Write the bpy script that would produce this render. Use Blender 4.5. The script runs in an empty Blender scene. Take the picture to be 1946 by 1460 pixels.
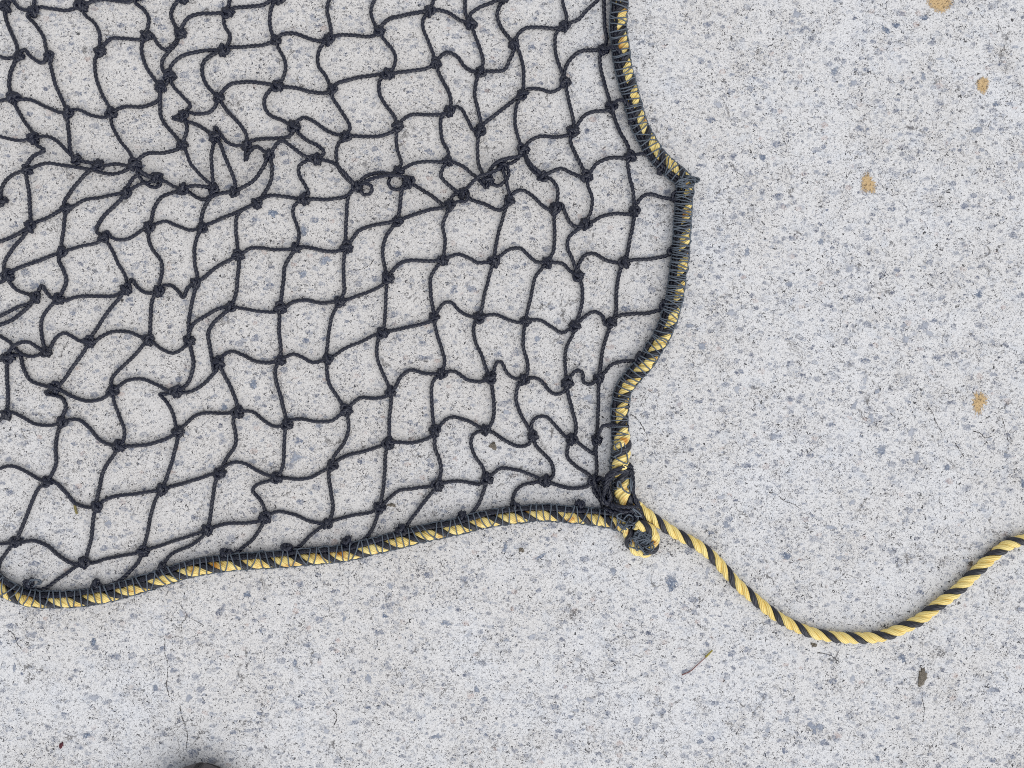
import bpy, math, random
import numpy as np
random.seed(7); rng = np.random.default_rng(7)
U = 0.0006            # metres per traced pixel of the 1946 x 1460 plan
W, H, D = 1946.0, 1460.0, 1527.0
sc = bpy.context.scene
col = sc.collection

def P(x, y, z=0.0):
    """plan position (photo pixels) and height (same unit) -> metres"""
    k = 1.0 - z / D
    return np.array([(x - W/2) * k * U, (H/2 - y) * k * U, z * U])

# ------------------------------------------------------------------ tracing
TILE = {c: (ox, oy, 3.892) for c, ox, oy in [
    ('A',0,0),('B',400,0),('C',850,0),('D',0,300),('E',400,300),('F',850,300),
    ('G',0,600),('H',400,600),('I',850,600),('J',0,850),('K',400,850),('L',850,800),
    ('U',1150,900),('V',1446,1000)]}
TILE['X'] = (0,0,1.0); TILE['Q'] = (860,250,9.73); TILE['R'] = (120,270,4.23)
TILE['S'] = (1140,0,4.423); TILE['T'] = (1140,540,4.423); TILE['Y'] = (0,980,5.064); TILE['Z'] = (1110,860,6.639)
def tp(t, s):
    x, y = s.split(',')[:2]
    ox, oy, k = TILE[t]
    return (ox + float(x)/k, oy + float(y)/k)

KNOTS = """
A a1 35,45 a2 245,80 a3 600,40 a4 1080,260 a5 1680,90 a6 1330,245 a7 135,415 a8 360,415 a9 735,380 a10 1650,370
A a11 1250,560 a12 1185,640 a13 95,720 a14 500,830 a15 820,835 a16 1615,720 a17 1350,855 a18 1345,1070 a19 1585,1015
A a20 1820,1070 a21 245,1025 a22 560,1180 a23 725,1225 a24 995,1220 a25 195,1255 a27 930,1425
X a26 297,337 a28 347,359 a29 405,358 a30 444,365 k0 258,-9 k1 347,-5 k2 531,-3 k3 955,-5
B b1 480,295 b2 495,635 b3 615,935 b4 430,1145 b5 780,1175 b6 1000,1010 b7 875,290 b8 900,660 b9 1245,225 b10 1310,545
B b11 1620,80 b12 1665,465 b13 1385,930 b14 1765,820 b15 1755,1190 b16 1390,1265 b17 1085,1380 b18 1465,1345
C c1 175,175 c2 245,535 c3 240,965 c4 495,325 c5 870,190 c6 560,695 c7 870,605 c8 560,1110 c9 1155,365 c10 930,970
C c11 1215,790 c12 1030,1305 c13 1355,1155 c14 705,1305
Q c15 650,890 c16 930,620 c17 200,1150
D d1 5,320 d2 220,505 d3 485,375 d4 765,590 d5 1440,925 d6 1100,515 d7 1490,520 d8 455,695 d10 1395,1355 d11 55,870
D d12 260,1030 d13 430,1045 d14 930,970 d15 1170,985 d16 655,1360 d17 1095,1345
G d18 335,270 g1 60,310 g2 40,730 g3 400,530 g4 830,555 g5 1300,560 g6 455,790 g7 880,965 g8 1315,860 g9 345,1230 g10 710,1415 g11 1195,1285
E e1 340,335 e2 690,305 e3 1005,660 e4 1385,465 e5 1770,350 e6 630,665 e7 200,720 e8 1720,755 e9 1310,890 e10 1655,1180 e11 1270,1295 e12 955,1065 e13 515,1110 e14 145,1105
F f1 1385,395 f2 795,375 f3 1025,490 f4 460,315 f5 345,765 f6 240,1180 f7 580,1210 f8 945,1245 f9 1215,1220 f10 740,775 f11 965,870 f12 1310,775
H h1 1710,430 h2 1330,565 h3 865,320 h4 515,330 h5 60,340 h6 200,715 h7 565,805 h8 65,1165 h9 490,1200 h10 1000,700 h11 900,1110 h12 1315,945 h13 1660,850
I i1 320,460 i2 280,845 i3 565,475 i4 890,495 i5 1120,465 i6 635,890 i7 920,915 i8 1105,920
J j1 115,700 j2 620,855 j4 1055,770 j5 1530,610
K m3 405,520 m4 860,570 m5 1250,450 m6 1680,280
L l1 295,430 l2 725,445 l3 1085,445 l4 1175,560
"""
KN = {}
for line in KNOTS.split('\n'):
    tk = line.split()
    if not tk: continue
    for n, p in zip(tk[1::2], tk[2::2]): KN[n] = tp(tk[0], p)

STR = """
A a1 88,2 150,62 a2
A a1 30,-20 28,-70
A a1 0,50 -50,45
A a1 40,120 75,220 120,320 a7
A a7 45,430 -40,405
A a7 182,366 230,420 310,465 a8
A a2 255,0 258,-60
A a2 290,55 400,66 500,76 a3
A a2 205,115 260,180 320,270 345,370 a8
A a3 565,0 555,-60
A a3 650,22 700,6 780,-4 880,8 970,8 k0
A k0 1000,15 1065,72 1100,130 1095,190 a4
A a3 630,110 700,170 735,240 737,330 a9
A a4 1040,290 930,285 830,285 780,320 a9
A a4 1130,262 1165,325 1225,368 1290,320 a6
A a6 1300,325 1240,395 1200,450 1205,520 a11
A a4 1053,320 1050,400 1080,490 1135,575 a12
A a11 1235,610 1210,632 a12
A a12 1175,735 1080,785 920,790 870,808 a15
A a12 1185,760 1190,850 1230,930 1300,1010 a18
A a11 1290,650 1350,712 1408,780 1380,818 a17
A a11 1265,490 1320,430 1430,390 1560,370 a10
A a6 1290,180 1265,110 1290,40 k1
A k1 1420,-40
A k1 1330,-60
A k0 1000,-60
A k0 1120,-40
A a6 1352,190 1400,128 1480,102 1600,98 a5
A a5 1695,20 1708,-50
B a5 170,60 300,50 400,32 450,2 k2
B k2 560,-40
A a5 1655,140 1665,200 1700,260 1690,320 a10
A a10 1580,400 1510,460 1495,540 1530,630 a16
B a10 140,352 280,345 400,330 b1
A a16 1590,790 1540,835 1450,842 1390,830 a17
A a16 1655,785 1720,860 1790,940 1825,1010 a20
B a16 95,670 150,625 250,605 380,615 b2
A a17 1275,872 1335,890 1440,915 1525,965 a19
A a17 1378,920 1378,985 a18
A a18 1310,1105 1210,1130 1090,1135 1030,1175 a24
A a18 1380,1130 1410,1210 1480,1290 1550,1360 a29
A a19 1578,1070 1565,1160 1570,1280 a29
A a19 1625,1060 1670,1170 1715,1280 1740,1375 a30
A a19 1592,938 1632,992 1680,1050 1740,1077 a20
B a20 310,1040 400,1025 500,1025 575,1012 610,975 b3
B a20 262,1190 285,1130 340,1083 395,1118 b4
B b4 462,1105 492,1062 530,1042 600,1085 690,1150 b5 h=7
B b4 400,1220 340,1310 270,1370 200,1405 a30
B b4 450,1200 452,1300 430,1380 392,1440 e1
B b3 650,985 720,1040 800,1080 838,1122 820,1155 b5
B b3 640,900 690,870 780,910 870,970 950,998 b6
B b2 450,660 405,720 405,800 440,852 530,890 b3
B b1 450,230 440,130 462,30 k2
B b1 520,260 600,245 700,275 800,302 b7
B b1 500,350 545,430 555,510 530,590 b2
B b2 530,640 650,655 750,680 850,688 b8
B b7 892,240 880,150 862,70 885,-20 900,-60
B b7 930,265 1050,260 1150,270 1215,260 b9
B b7 830,330 795,410 800,490 850,560 b8
B b8 930,622 1000,597 1120,570 1250,550 b10
B b8 903,720 945,790 1000,870 1032,945 b6
B b9 1215,180 1190,110 1200,30 1235,-30
B b9 1275,182 1330,137 1430,115 1540,92 b11
B b9 1275,280 1340,360 1370,430 1355,500 b10
B b10 1370,540 1480,525 1600,505 b12
B b10 1255,590 1250,680 1290,770 1355,855 b13
B b11 1635,50 1655,-15 1660,-60
B b11 1680,75 1760,95 1850,150 c1
B b11 1575,140 1575,220 1615,310 1648,400 b12
B b12 1700,420 1750,390 1820,415 1880,490 1930,525 c2
B b12 1685,530 1730,620 1775,720 1778,780 b14
B b14 1815,790 1860,810 1900,880 1940,960 c3
B b14 1710,870 1705,960 1720,1050 1760,1130 b15
B b13 1430,880 1480,850 1600,850 1700,848 b14
B b13 1350,970 1270,1005 1150,1010 1050,1005 b6
B b13 1375,1000 1380,1100 1412,1200 b16
B b16 1432,1245 1500,1210 1600,1195 1700,1200 b15
B b16 1340,1283 1250,1280 1160,1300 1105,1345 b17
B b18 1425,1308 1350,1297 1250,1307 1170,1332 b17 h=6
B b16 1335,1310 1318,1355 1345,1397 1400,1400 1450,1385 b18
B b6 950,1060 930,1150 950,1250 1010,1325 b17
B b5 840,1185 920,1210 980,1270 1040,1335 b17 h=4
B b5 710,1190 655,1230 660,1300 700,1370 725,1430 e2
E b17 1150,190 1192,215 1185,260 1140,275 1105,245 h=6
E b18 1520,210 1620,270 1720,345 e5
E b18 1420,210 1410,280 1400,380 e4
E b17 1030,260 1012,330 1005,480 1000,600 e3
E b17 1000,285 900,305 760,305 e2
E e1 370,310 430,280 530,285 630,300 e2
E e2 625,350 610,410 640,500 655,590 e6
E e1 300,355 150,420 0,485 -80,510 d7
E e1 225,395 190,450 190,550 200,650 e7
C c1 140,110 130,0 125,-60
C c1 170,110 220,65 330,20 k3
C k3 470,-40
C k3 390,40 370,110 390,190 450,270 c4
C c1 205,260 240,350 265,450 c2
C c2 290,530 420,515 460,450 490,380 c4
C c2 215,600 205,700 230,820 247,910 c3
C c4 520,260 570,215 680,203 800,210 c5
C c4 530,380 560,480 565,600 c6
C c5 885,130 860,40 845,-40
C c5 910,170 970,145 1050,60 1130,-15 1160,-50
C c5 805,250 800,350 815,450 850,540 c7
C c6 600,660 680,658 770,682 850,640 c7
C c6 510,730 420,800 340,860 270,920 c3
C c6 515,780 500,880 520,1000 c8
C c7 870,520 910,440 980,385 1100,370 c9
C c7 890,700 915,820 937,910 c10
C c9 1178,300 1165,180 1160,60 1162,-50
C c9 1210,350 1260,365 1295,430 1300,490 h=22
C c9 1130,420 1140,520 1175,660 c11
C c10 960,930 1010,860 1080,825 1180,820 c11
C c10 890,1000 800,1015 680,1010 610,1045 c8
C c10 910,1040 950,1140 1000,1240 c12
C c11 1240,755 1290,740 1340,780 1385,870 h=20
C c11 1240,880 1280,980 1340,1090 c13
C c13 1310,1165 1200,1170 1110,1210 1060,1270 c12
C c13 1400,1145 1460,1140 1530,1190 1580,1265 h=6
C c13 1335,1210 1345,1290 1375,1420 f1
C c8 590,1195 635,1265 c14
C c8 622,1222 685,1275 c14 h=6
C c14 760,1275 840,1250 930,1285 1000,1310 c12
F c14 770,160 812,220 815,310 f2
F c12 1040,200 1070,300 1065,390 1040,450 f3
Q c8 1245,455 1000,500 810,580 690,720 c15 h=8
Q c8 1210,505 1120,575 1040,600 c16
Q c16 870,690 750,740 600,805 470,850 300,1005 c17 h=12
Q c16 945,770 990,880 1010,1010 1045,1150 f4 h=4
Q c16 1040,740 1005,890 960,930 850,1005 740,975 c15
Q c15 640,1060
B b15 1810,1205 1880,1240 1940,1290 Q 420,820 560,980 630,1040 c15
Q c3 460,260 460,400 490,620 555,765 c15
B b15 1722,1240 1705,1300 1750,1360 1815,1412 c17
E c17 1800,275 e5
E c17 1900,255 1890,320 1830,325 e5 h=8
F c17 180,310 270,340 350,380 400,383 f4
E e5 1740,365 1600,390 1450,440 e4
E e5 1750,410 1720,500 1735,620 e8
E e4 1340,475 1200,500 1100,540 1050,600 e3
E e4 1350,510 1290,600 1275,720 1295,830 e9
E e9 1345,840 1400,780 1480,760 1620,765 e8
E e8 1765,735 1840,715 1930,750 F 220,775 f5
E e8 1680,800 1630,880 1630,1000 1645,1110 e10
E e10 1620,1210 1500,1245 1330,1280 e11
E e10 1690,1120 1730,1075 1785,1070 1840,1130 F 160,1170 f6
E e10 1660,1240 1690,1350 1720,1450 H 1732,320 1725,385 h1
H e11 1240,180 1230,280 1260,390 1312,510 h2
H e11 1220,140 1100,200 980,250 910,300 h3
E e9 1305,940 1295,1080 1285,1240 e11
E e9 1270,940 1150,1000 1020,1045 e12
E e3 990,720 985,850 985,1000 e12
E e3 960,685 850,690 760,670 680,660 e6
E e6 590,675 480,680 370,665 290,670 240,705 e7
E e6 610,700 555,790 540,920 520,1060 e13
E e12 910,1065 830,1075 700,1055 610,1065 560,1100 e13
E e12 930,1110 890,1200 870,1350 860,1440 h3
E e13 510,1160 510,1300 520,1440 h4
E e13 490,1135 400,1140 290,1125 190,1105 e14
E e7 210,770 200,900 190,1000 160,1080 e14
D e7 1720,745 1600,810 1500,890 d5
D e14 1650,1105 1500,1180 1425,1235 1400,1300 d10
D e14 1660,1150 1580,1220 1540,1300 1555,1400 1590,1590 h5
A a8 375,490 410,620 470,760 a14
A a9 705,440 705,540 740,660 800,780 a15
A a15 780,868 690,855 570,810 a14
A a14 440,830 340,790 220,735 130,735 a13
A a13 70,640 75,560 100,480 a7
A a13 0,745 -40,750
A a13 120,790 170,880 240,980 a21
A a15 830,930 890,1040 960,1130 a24
A a21 275,1075 328,1112 240,1160 200,1220 a25
A a21 150,1040 0,1010 -50,1000
A a21 300,1010 370,1013 450,1070 510,1130 a22
A a14 500,880 510,1000 520,1100 545,1165 a22
A a22 620,1195 690,1205 a23
A a25 245,1238 330,1210 460,1220 600,1242 720,1268 830,1287 920,1265 a24
A a23 780,1225 860,1213 940,1225 a24
D a23 660,95 580,180 510,270 475,330 d3
R a24 620,230 690,272 a26
R a27 530,340 572,282 640,262 700,285 a26
R a27 560,370 640,332 700,322 a26
R a24 605,265 650,325 720,362 768,352 785,315 a26
R a26 810,312 900,362 a28
R a28 1010,355 1100,352 a29 h=6
R a28 1010,402 1080,447 1140,458 1195,420 a29
D a30 1650,260 1560,290 1520,350 1490,450 d7
D a28 1300,250 1200,290 1140,370 1120,460 d6
D a27 880,265 750,290 620,315 540,360 d3
D a27 910,290 830,370 740,470 715,540 d4
D d4 788,545 830,590 920,605 1000,570 1060,530 d6
D d4 720,625 600,655 510,680 d8
D d4 810,650 870,770 935,900 d14
D d3 440,390 340,450 270,475 d2
D d3 480,430 470,540 455,640 d8
D a25 195,140 215,260 225,450 d2
D d2 170,540 80,590 -40,630
D d2 180,570 90,680 35,770 30,840 d11
D a25 160,100 70,140 15,220 d1
D d1 -40,380
D d8 400,715 250,775 120,820 d11
D d8 435,750 470,830 490,900 470,970 d13
D d11 20,910 -50,940
D d11 80,930 140,985 220,1012 d12
D d12 285,985 312,943 342,990 380,1035 d13
D d12 220,1070 120,1110 0,1170 -40,1190
D d12 215,1095 110,1185 0,1235 -40,1248
D d13 480,1055 560,1030 700,1022 850,1018 d14
D d13 390,1080 320,1170 305,1280 325,1390 d18
D d14 880,1040 790,1150 710,1270 670,1330 d16
D d14 978,900 1010,950 1060,990 1120,1000 d15
D d15 1180,930 1200,840 1195,770 1130,680 1100,600 d6
D d15 1130,1040 1115,1180 1110,1290 d17
D d15 1210,950 1270,945 1320,985 1355,1035 1390,960 d5
D d6 1150,490 1230,470 1320,505 1400,535 d7
D d7 1465,570 1440,660 1440,780 1460,880 d5
D d5 1440,980 1415,1100 1395,1220 d10
G d10 1360,235 1280,275 1200,250 1140,205 d17
G d10 1415,260 1430,350 1410,460 1360,530 g5
G d17 1050,160 950,120 850,115 750,155 700,190 d16
G d17 1060,215 980,310 880,400 825,470 g4
G d16 600,190 530,150 470,130 410,170 370,240 d18
G d16 630,250 560,350 490,450 440,510 g3
G d18 280,235 200,195 120,210 70,260 g1 h=8
G d18 240,300 180,290 120,250 70,195 0,150 -40,130
G g1 120,290 150,298 170,380 220,470 300,510 g3
G g1 0,330 -40,335
G g1 50,380 55,520 60,640 g2
G g2 90,715 160,745 260,800 370,812 g6
G g2 0,770 -40,800
G g3 338,572 400,588 460,610 485,670 465,740 g6
G g3 460,555 550,605 660,630 760,610 g4
G g4 880,520 950,475 1050,470 1160,510 1240,550 g5
G g4 845,640 880,740 920,840 910,930 g7
G g5 1370,570 1460,540 1550,460 1600,400 h5
G g5 1240,578 1183,580 1230,632 1280,730 1300,810 g8
G g6 520,770 590,770 660,830 740,920 820,955 g7
G g6 430,860 410,980 415,1090 380,1180 g9
G g7 960,965 1080,955 1200,920 1280,885 g8
G g7 840,1030 770,1140 735,1270 715,1370 g10
G g8 1365,810 1430,750 1520,720 1650,722 h6
G g8 1310,930 1270,1080 1220,1230 g11
G g9 280,1205 180,1145 80,1110 0,1130 -40,1145
G g9 410,1235 480,1300 560,1390 640,1415 g10
J g9 280,310 220,450 150,620 j1
G h5 1640,400 1700,520 1750,640 h6
H h5 100,290 160,265 240,290 330,335 420,350 h4
H h4 485,380 480,460 520,600 555,750 h7
H h4 555,305 610,285 680,310 760,345 h3
H h6 250,705 320,715 390,770 470,820 h7
H h6 170,770 185,870 185,950 130,1040 90,1110 h8
H h7 550,860 545,1000 535,1110 510,1170 h9
H h7 610,770 680,765 800,785 890,780 950,740 h10
H h3 860,380 875,490 930,590 985,670 h10
H h10 1040,660 1110,610 1220,610 1300,595 h2
H h10 1015,750 1020,850 980,950 910,1050 h11
H h2 1365,530 1410,450 1480,405 1580,425 1660,430 h1
H h2 1335,620 1325,750 1320,900 h12
H h12 1270,960 1150,1000 1020,1030 950,1065 h11
H h12 1370,935 1480,940 1580,920 1640,885 h13
H h1 1650,480 1635,580 1640,700 1650,800 h13
H h1 1750,415 1810,415 1880,460 I 150,475 240,490 i1
H h13 1700,810 1750,765 1820,750 I 70,752 160,780 240,825 i2
K h12 1295,50 1290,180 1270,350 m5
K h13 1660,0 1690,80 1705,180 1690,240 m6
K m6 1630,290 1500,305 1400,320 1330,370 1280,420 m5
K m6 1730,265 1820,250 1946,268 L 230,470 l1
K m6 1650,320 1560,430 1480,540 1430,620
K h11 875,190 890,320 905,430 890,520 m4
H h9 440,1185 350,1150 260,1095 170,1085 100,1120 h8
H h9 550,1200 640,1210 740,1195 830,1150 h11
K h9 430,250 340,280 310,320 370,390 400,460 m3
J h8 1580,195 1400,255 1250,295 g11
J h8 1590,270 1570,400 1550,550 j5
K m3 450,490 510,475 620,500 730,545 800,560 m4
K m3 370,545 250,560 120,565 30,590 j5
K m3 380,580 320,670 230,750 160,805
K m4 910,545 1020,510 1150,490 1210,470 m5
K m4 820,590 740,650 660,730 580,775
K m5 1230,520 1190,620 1120,690 1040,725
J j5 1480,630 1300,690 1130,745 j4
J j5 1500,660 1400,730 1270,790 1205,870
J g11 1130,325 1000,345 860,360 770,395 g10
J g11 1150,390 1110,530 1080,680 j4
J g10 690,520 680,650 640,800 j2
J j2 690,855 800,820 950,795 j4
J j2 550,890 440,970 330,1045 250,1060
J j2 540,860 450,810 350,730 250,690 170,700 j1
J j1 0,715 -40,715
J j1 60,760 0,850 -15,940 -20,1000
J j4 1020,850 950,930 880,990 780,1030
L l1 275,500 240,600 170,700
F f5 325,830 280,990 255,1120 f6
F f5 400,720 470,675 540,670 610,730 660,770 f10
F f5 355,680 400,480 435,370 f4
F f4 490,260 550,240 620,275 700,350 750,380 f2
F f2 790,440 795,600 785,690 760,740 f10
F f2 840,340 870,400 910,480 960,510 f3
F f3 1080,470 1150,430 1250,415 1350,415 f1
F f3 970,530 900,590 890,670 930,760 f11
F f10 800,775 860,785 910,840 f11
F f10 700,820 650,890 620,1020 590,1150 f7
F f11 975,785 1020,720 1090,713 1180,760 1260,775 f12
F f11 990,920 1000,1020 980,1150 f8
F f12 1330,720 1355,580 1380,460 f1
F f12 1380,755 1500,750 1600,730 1680,700
F f12 1280,830 1255,950 1245,1150 f9
F f1 1410,330 1450,285 1510,270 1600,295 1710,312
F f9 1165,1232 1150,1170 1090,1138 1030,1165 980,1210 f8
F f8 900,1270 850,1295 770,1250 700,1205 640,1200 f7
F f7 540,1220 460,1200 370,1165 290,1165 f6
F f9 1270,1170 1380,1155 1500,1145 1620,1110
I f9 1195,110 1150,250 1130,400 i5
I f8 930,140 880,240 870,350 880,450 i4
I f7 565,120 565,240 595,350 590,430 i3
I f6 200,70 205,180 260,310 295,410 i1
I i1 345,410 370,345 400,345 440,420 490,460 i3
I i3 630,460 690,480 760,560 810,580 870,555 i4
I i4 920,440 960,405 1000,425 1010,490 1060,505 i5
I i5 1165,420 1210,370 1280,340 1420,335
I i1 330,530 345,640 340,760 310,820 i2
L i2 200,95 175,150 200,250 260,340 280,400 l1
I i2 330,860 420,920 520,965 600,950 i6
I i3 520,530 510,620 540,720 600,830 i6
I i6 625,800 660,755 730,750 790,800 870,890 i7
I i4 890,560 920,680 950,800 945,880 i7
I i5 1120,530 1115,700 1110,860 i8
I i8 1130,850 1150,818 1230,810 1340,822 h=20
I i7 970,940 1020,980 1080,1020 1098,965 i8
I i7 890,980 890,1050 950,1110 1050,1180 l3
I i6 650,950 710,1020 770,1090 785,1170 760,1210 l2
I i8 1100,1000 1105,1150 l3
L l1 340,390 400,350 500,360 620,400 l2
L l2 650,455 560,475 500,530 480,610 475,660
L l2 780,465 900,495 1020,490 l3
L l3 1130,420 1165,480 l4
L l3 1085,520 1140,600 1155,680
L l3 1110,500 1140,560 l4 h=5
Z l4 245,560 280,400 300,310 400,250 520,200 600,150 h=27
Z l4 330,640 400,690 520,700 640,760 720,850
Z 560,130 610,240 620,400 620,520 660,610 720,740 740,860 h=16
Z 585,190 590,330 600,450 640,600 690,700 h=24
Z 340,640 450,680 560,690 690,690 h=28
Z 250,700 380,760 500,760 600,800 700,860 h=16
Z 250,360 300,280 420,215 540,170 615,190 h=30
Z 320,590 290,480 300,380 360,300 470,250 580,240 610,330 h=27
Z 330,650 430,720 540,740 660,730 730,830 h=22
Z l4 220,520 240,620 320,650 350,560 300,470 h=12
Z 200,430 230,560 290,640 340,600 330,500 h=18
Z 590,250 620,360 610,500 640,620 700,720 760,850 h=18
Z 250,380 310,460 330,560 280,640 h=20
Z 480,740 590,720 660,790 640,880 h=20
Z l4 270,480 250,400 230,330 l3 h=8
Z 300,620 360,700 470,720 h=14
"""
# small dark lumps where the net is made fast to the border ropes
LUMPS = [(54,1110),(182,1112),(308,1080),(429,1053),(544,1043),(659,1030),(762,1008),(878,982),(978,963),(1102,960),
         (1179,18),(1181,125),(1205,228),(1257,322),(1287,375),(1279,477),(1265,580),(1218,681),(1184,771),(1175,828)]

# ------------------------------------------------------------------ geometry helpers
def catmull(pts, ds):
    p = np.asarray(pts, float)
    if len(p) == 2:
        n = max(2, int(np.linalg.norm(p[1]-p[0])/ds)+1)
        return p[0] + (p[1]-p[0]) * np.linspace(0,1,n)[:,None]
    a = np.vstack([2*p[0]-p[1], p, 2*p[-1]-p[-2]])
    out = []
    for i in range(1, len(a)-2):
        p0,p1,p2,p3 = a[i-1],a[i],a[i+1],a[i+2]
        t0=0.0; t1=t0+max(1e-4,np.linalg.norm(p1-p0))**.5; t2=t1+max(1e-4,np.linalg.norm(p2-p1))**.5; t3=t2+max(1e-4,np.linalg.norm(p3-p2))**.5
        n = max(3, int(np.linalg.norm(p2-p1)/ds)+1)
        t = np.linspace(t1,t2,n,endpoint=False)[:,None]
        A1=(t1-t)/(t1-t0)*p0+(t-t0)/(t1-t0)*p1; A2=(t2-t)/(t2-t1)*p1+(t-t1)/(t2-t1)*p2; A3=(t3-t)/(t3-t2)*p2+(t-t2)/(t3-t2)*p3
        B1=(t2-t)/(t2-t0)*A1+(t-t0)/(t2-t0)*A2; B2=(t3-t)/(t3-t1)*A2+(t-t1)/(t3-t1)*A3
        out.append((t2-t)/(t2-t1)*B1+(t-t1)/(t2-t1)*B2)
    out.append(p[-1:])
    return np.vstack(out)

def resample(c, ds):
    d = np.r_[0, np.cumsum(np.linalg.norm(np.diff(c,axis=0),axis=1))]
    n = max(3, int(d[-1]/ds)+1)
    s = np.linspace(0, d[-1], n)
    return np.stack([np.interp(s, d, c[:,k]) for k in range(c.shape[1])],1), s

def frames(c):
    T = np.gradient(c, axis=0); T /= np.linalg.norm(T,axis=1)[:,None]+1e-9
    N = np.zeros_like(T)
    up = np.array([0,0,1.0])
    n = np.cross(up, T[0]);
    if np.linalg.norm(n) < .2: n = np.cross(np.array([0,1.0,0]), T[0])
    n /= np.linalg.norm(n)
    for i in range(len(T)):
        n = n - T[i]*np.dot(n,T[i]); n /= np.linalg.norm(n)+1e-9
        N[i] = n
    return T, N, np.cross(T, N)

class Mesh:
    def __init__(s): s.v=[]; s.f=[]; s.uv=[]; s.n=0; s.m=[]
    def tube(s, c, r, nseg=8, lobes=0, depth=0.0, lead=18.0, phase=0.0, mat=0, v0=0.0, caps=True):
        """c: path in metres (already placed); r: radius (metres) scalar/array"""
        T,N,B = frames(c)
        L = np.r_[0, np.cumsum(np.linalg.norm(np.diff(c,axis=0),axis=1))]
        r = np.broadcast_to(r, (len(c),))
        a = np.linspace(0, 2*math.pi, nseg, endpoint=False)
        tw = phase + 2*math.pi*L/lead if lead else np.zeros(len(c))+phase
        ang = a[None,:] + (tw[:,None] if lobes else 0)
        rad = np.ones((len(c), nseg)) * r[:,None]
        if lobes: rad = rad * (1 - depth + depth*np.abs(np.cos(lobes*a[None,:]/2))*1.0)
        pts = c[:,None,:] + rad[:,:,None]*(np.cos(ang)[:,:,None]*N[:,None,:] + np.sin(ang)[:,:,None]*B[:,None,:])
        m = len(c); base = s.n
        s.v.append(pts.reshape(-1,3)); s.n += m*nseg
        i = np.arange(m-1)[:,None]; j = np.arange(nseg)[None,:]; j2=(j+1)%nseg
        q = np.stack([base+i*nseg+j+0*i, base+i*nseg+j2, base+(i+1)*nseg+j2, base+(i+1)*nseg+j],-1).reshape(-1,4)
        s.f.append(q); s.m.append(np.full(len(q),mat))
        jj = np.broadcast_to(j,(m-1,nseg)).reshape(-1); vv = np.broadcast_to(i,(m-1,nseg)).reshape(-1)
        u0=jj/nseg; u1=(jj+1)/nseg; a0=(L[vv]+v0)/U; a1=(L[vv+1]+v0)/U
        s.uv.append(np.stack([np.stack([u0,a0],-1),np.stack([u1,a0],-1),np.stack([u1,a1],-1),np.stack([u0,a1],-1)],1).reshape(-1,2))
        if caps:
            for ring, flip in ((0,True),(m-1,False)):
                ids = base+ring*nseg+np.arange(nseg)
                cen = s.n; s.v.append(c[ring][None,:]); s.n += 1
                nx = np.roll(ids,-1)
                tri = np.stack([nx,ids,np.full(nseg,cen),np.full(nseg,cen)],-1) if flip else np.stack([ids,nx,np.full(nseg,cen),np.full(nseg,cen)],-1)
                s.f.append(tri); s.m.append(np.full(nseg,mat)); s.uv.append(np.zeros((nseg*4,2)))
    def build(s, name, mats, parent=None, smooth=True):
        V = np.vstack(s.v); F = np.vstack(s.f); M = np.concatenate(s.m); UV = np.vstack(s.uv)
        me = bpy.data.meshes.new(name)
        tri = F[:,2]==F[:,3]
        loops=[]; starts=[]; tot=[]
        cnt = np.where(tri,3,4)
        starts = np.r_[0,np.cumsum(cnt)[:-1]]
        mask = np.ones(F.shape,bool); mask[tri,3]=False
        lv = F[mask]; uv = UV.reshape(-1,4,2)[mask]
        me.vertices.add(len(V)); me.vertices.foreach_set('co', V.astype(np.float32).ravel())
        me.loops.add(len(lv)); me.loops.foreach_set('vertex_index', lv.astype(np.int32))
        me.polygons.add(len(F)); me.polygons.foreach_set('loop_start', starts.astype(np.int32)); me.polygons.foreach_set('loop_total', cnt.astype(np.int32))
        me.polygons.foreach_set('material_index', M.astype(np.int32))
        me.polygons.foreach_set('use_smooth', np.full(len(F), smooth))
        l = me.uv_layers.new(name='UVMap'); l.data.foreach_set('uv', uv.astype(np.float32).ravel())
        for m in mats: me.materials.append(m)
        me.update(calc_edges=True); me.validate()
        o = bpy.data.objects.new(name, me); col.objects.link(o)
        if parent: o.parent = parent
        return o

def tag(o, label=None, cat=None, group=None, kind=None):
    if label: o['label']=label
    if cat: o['category']=cat
    if group: o['group']=group
    if kind: o['kind']=kind
    return o

# ------------------------------------------------------------------ materials
def newmat(name):
    m = bpy.data.materials.new(name); m.use_nodes=True
    nt = m.node_tree; return m, nt, nt.nodes, nt.links, nt.nodes['Principled BSDF']
def nd(ns, t, **k):
    n = ns.new(t)
    for a,b in k.items(): setattr(n,a,b)
    return n
def ramp(ns, stops, interp='LINEAR'):
    r = ns.new('ShaderNodeValToRGB'); r.color_ramp.interpolation=interp
    e = r.color_ramp.elements
    while len(e)<len(stops): e.new(0.5)
    for i,(p,c) in enumerate(stops):
        e[i].position=p; e[i].color=(c,c,c,1) if isinstance(c,(int,float)) else (*c,1)
    return r

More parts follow.
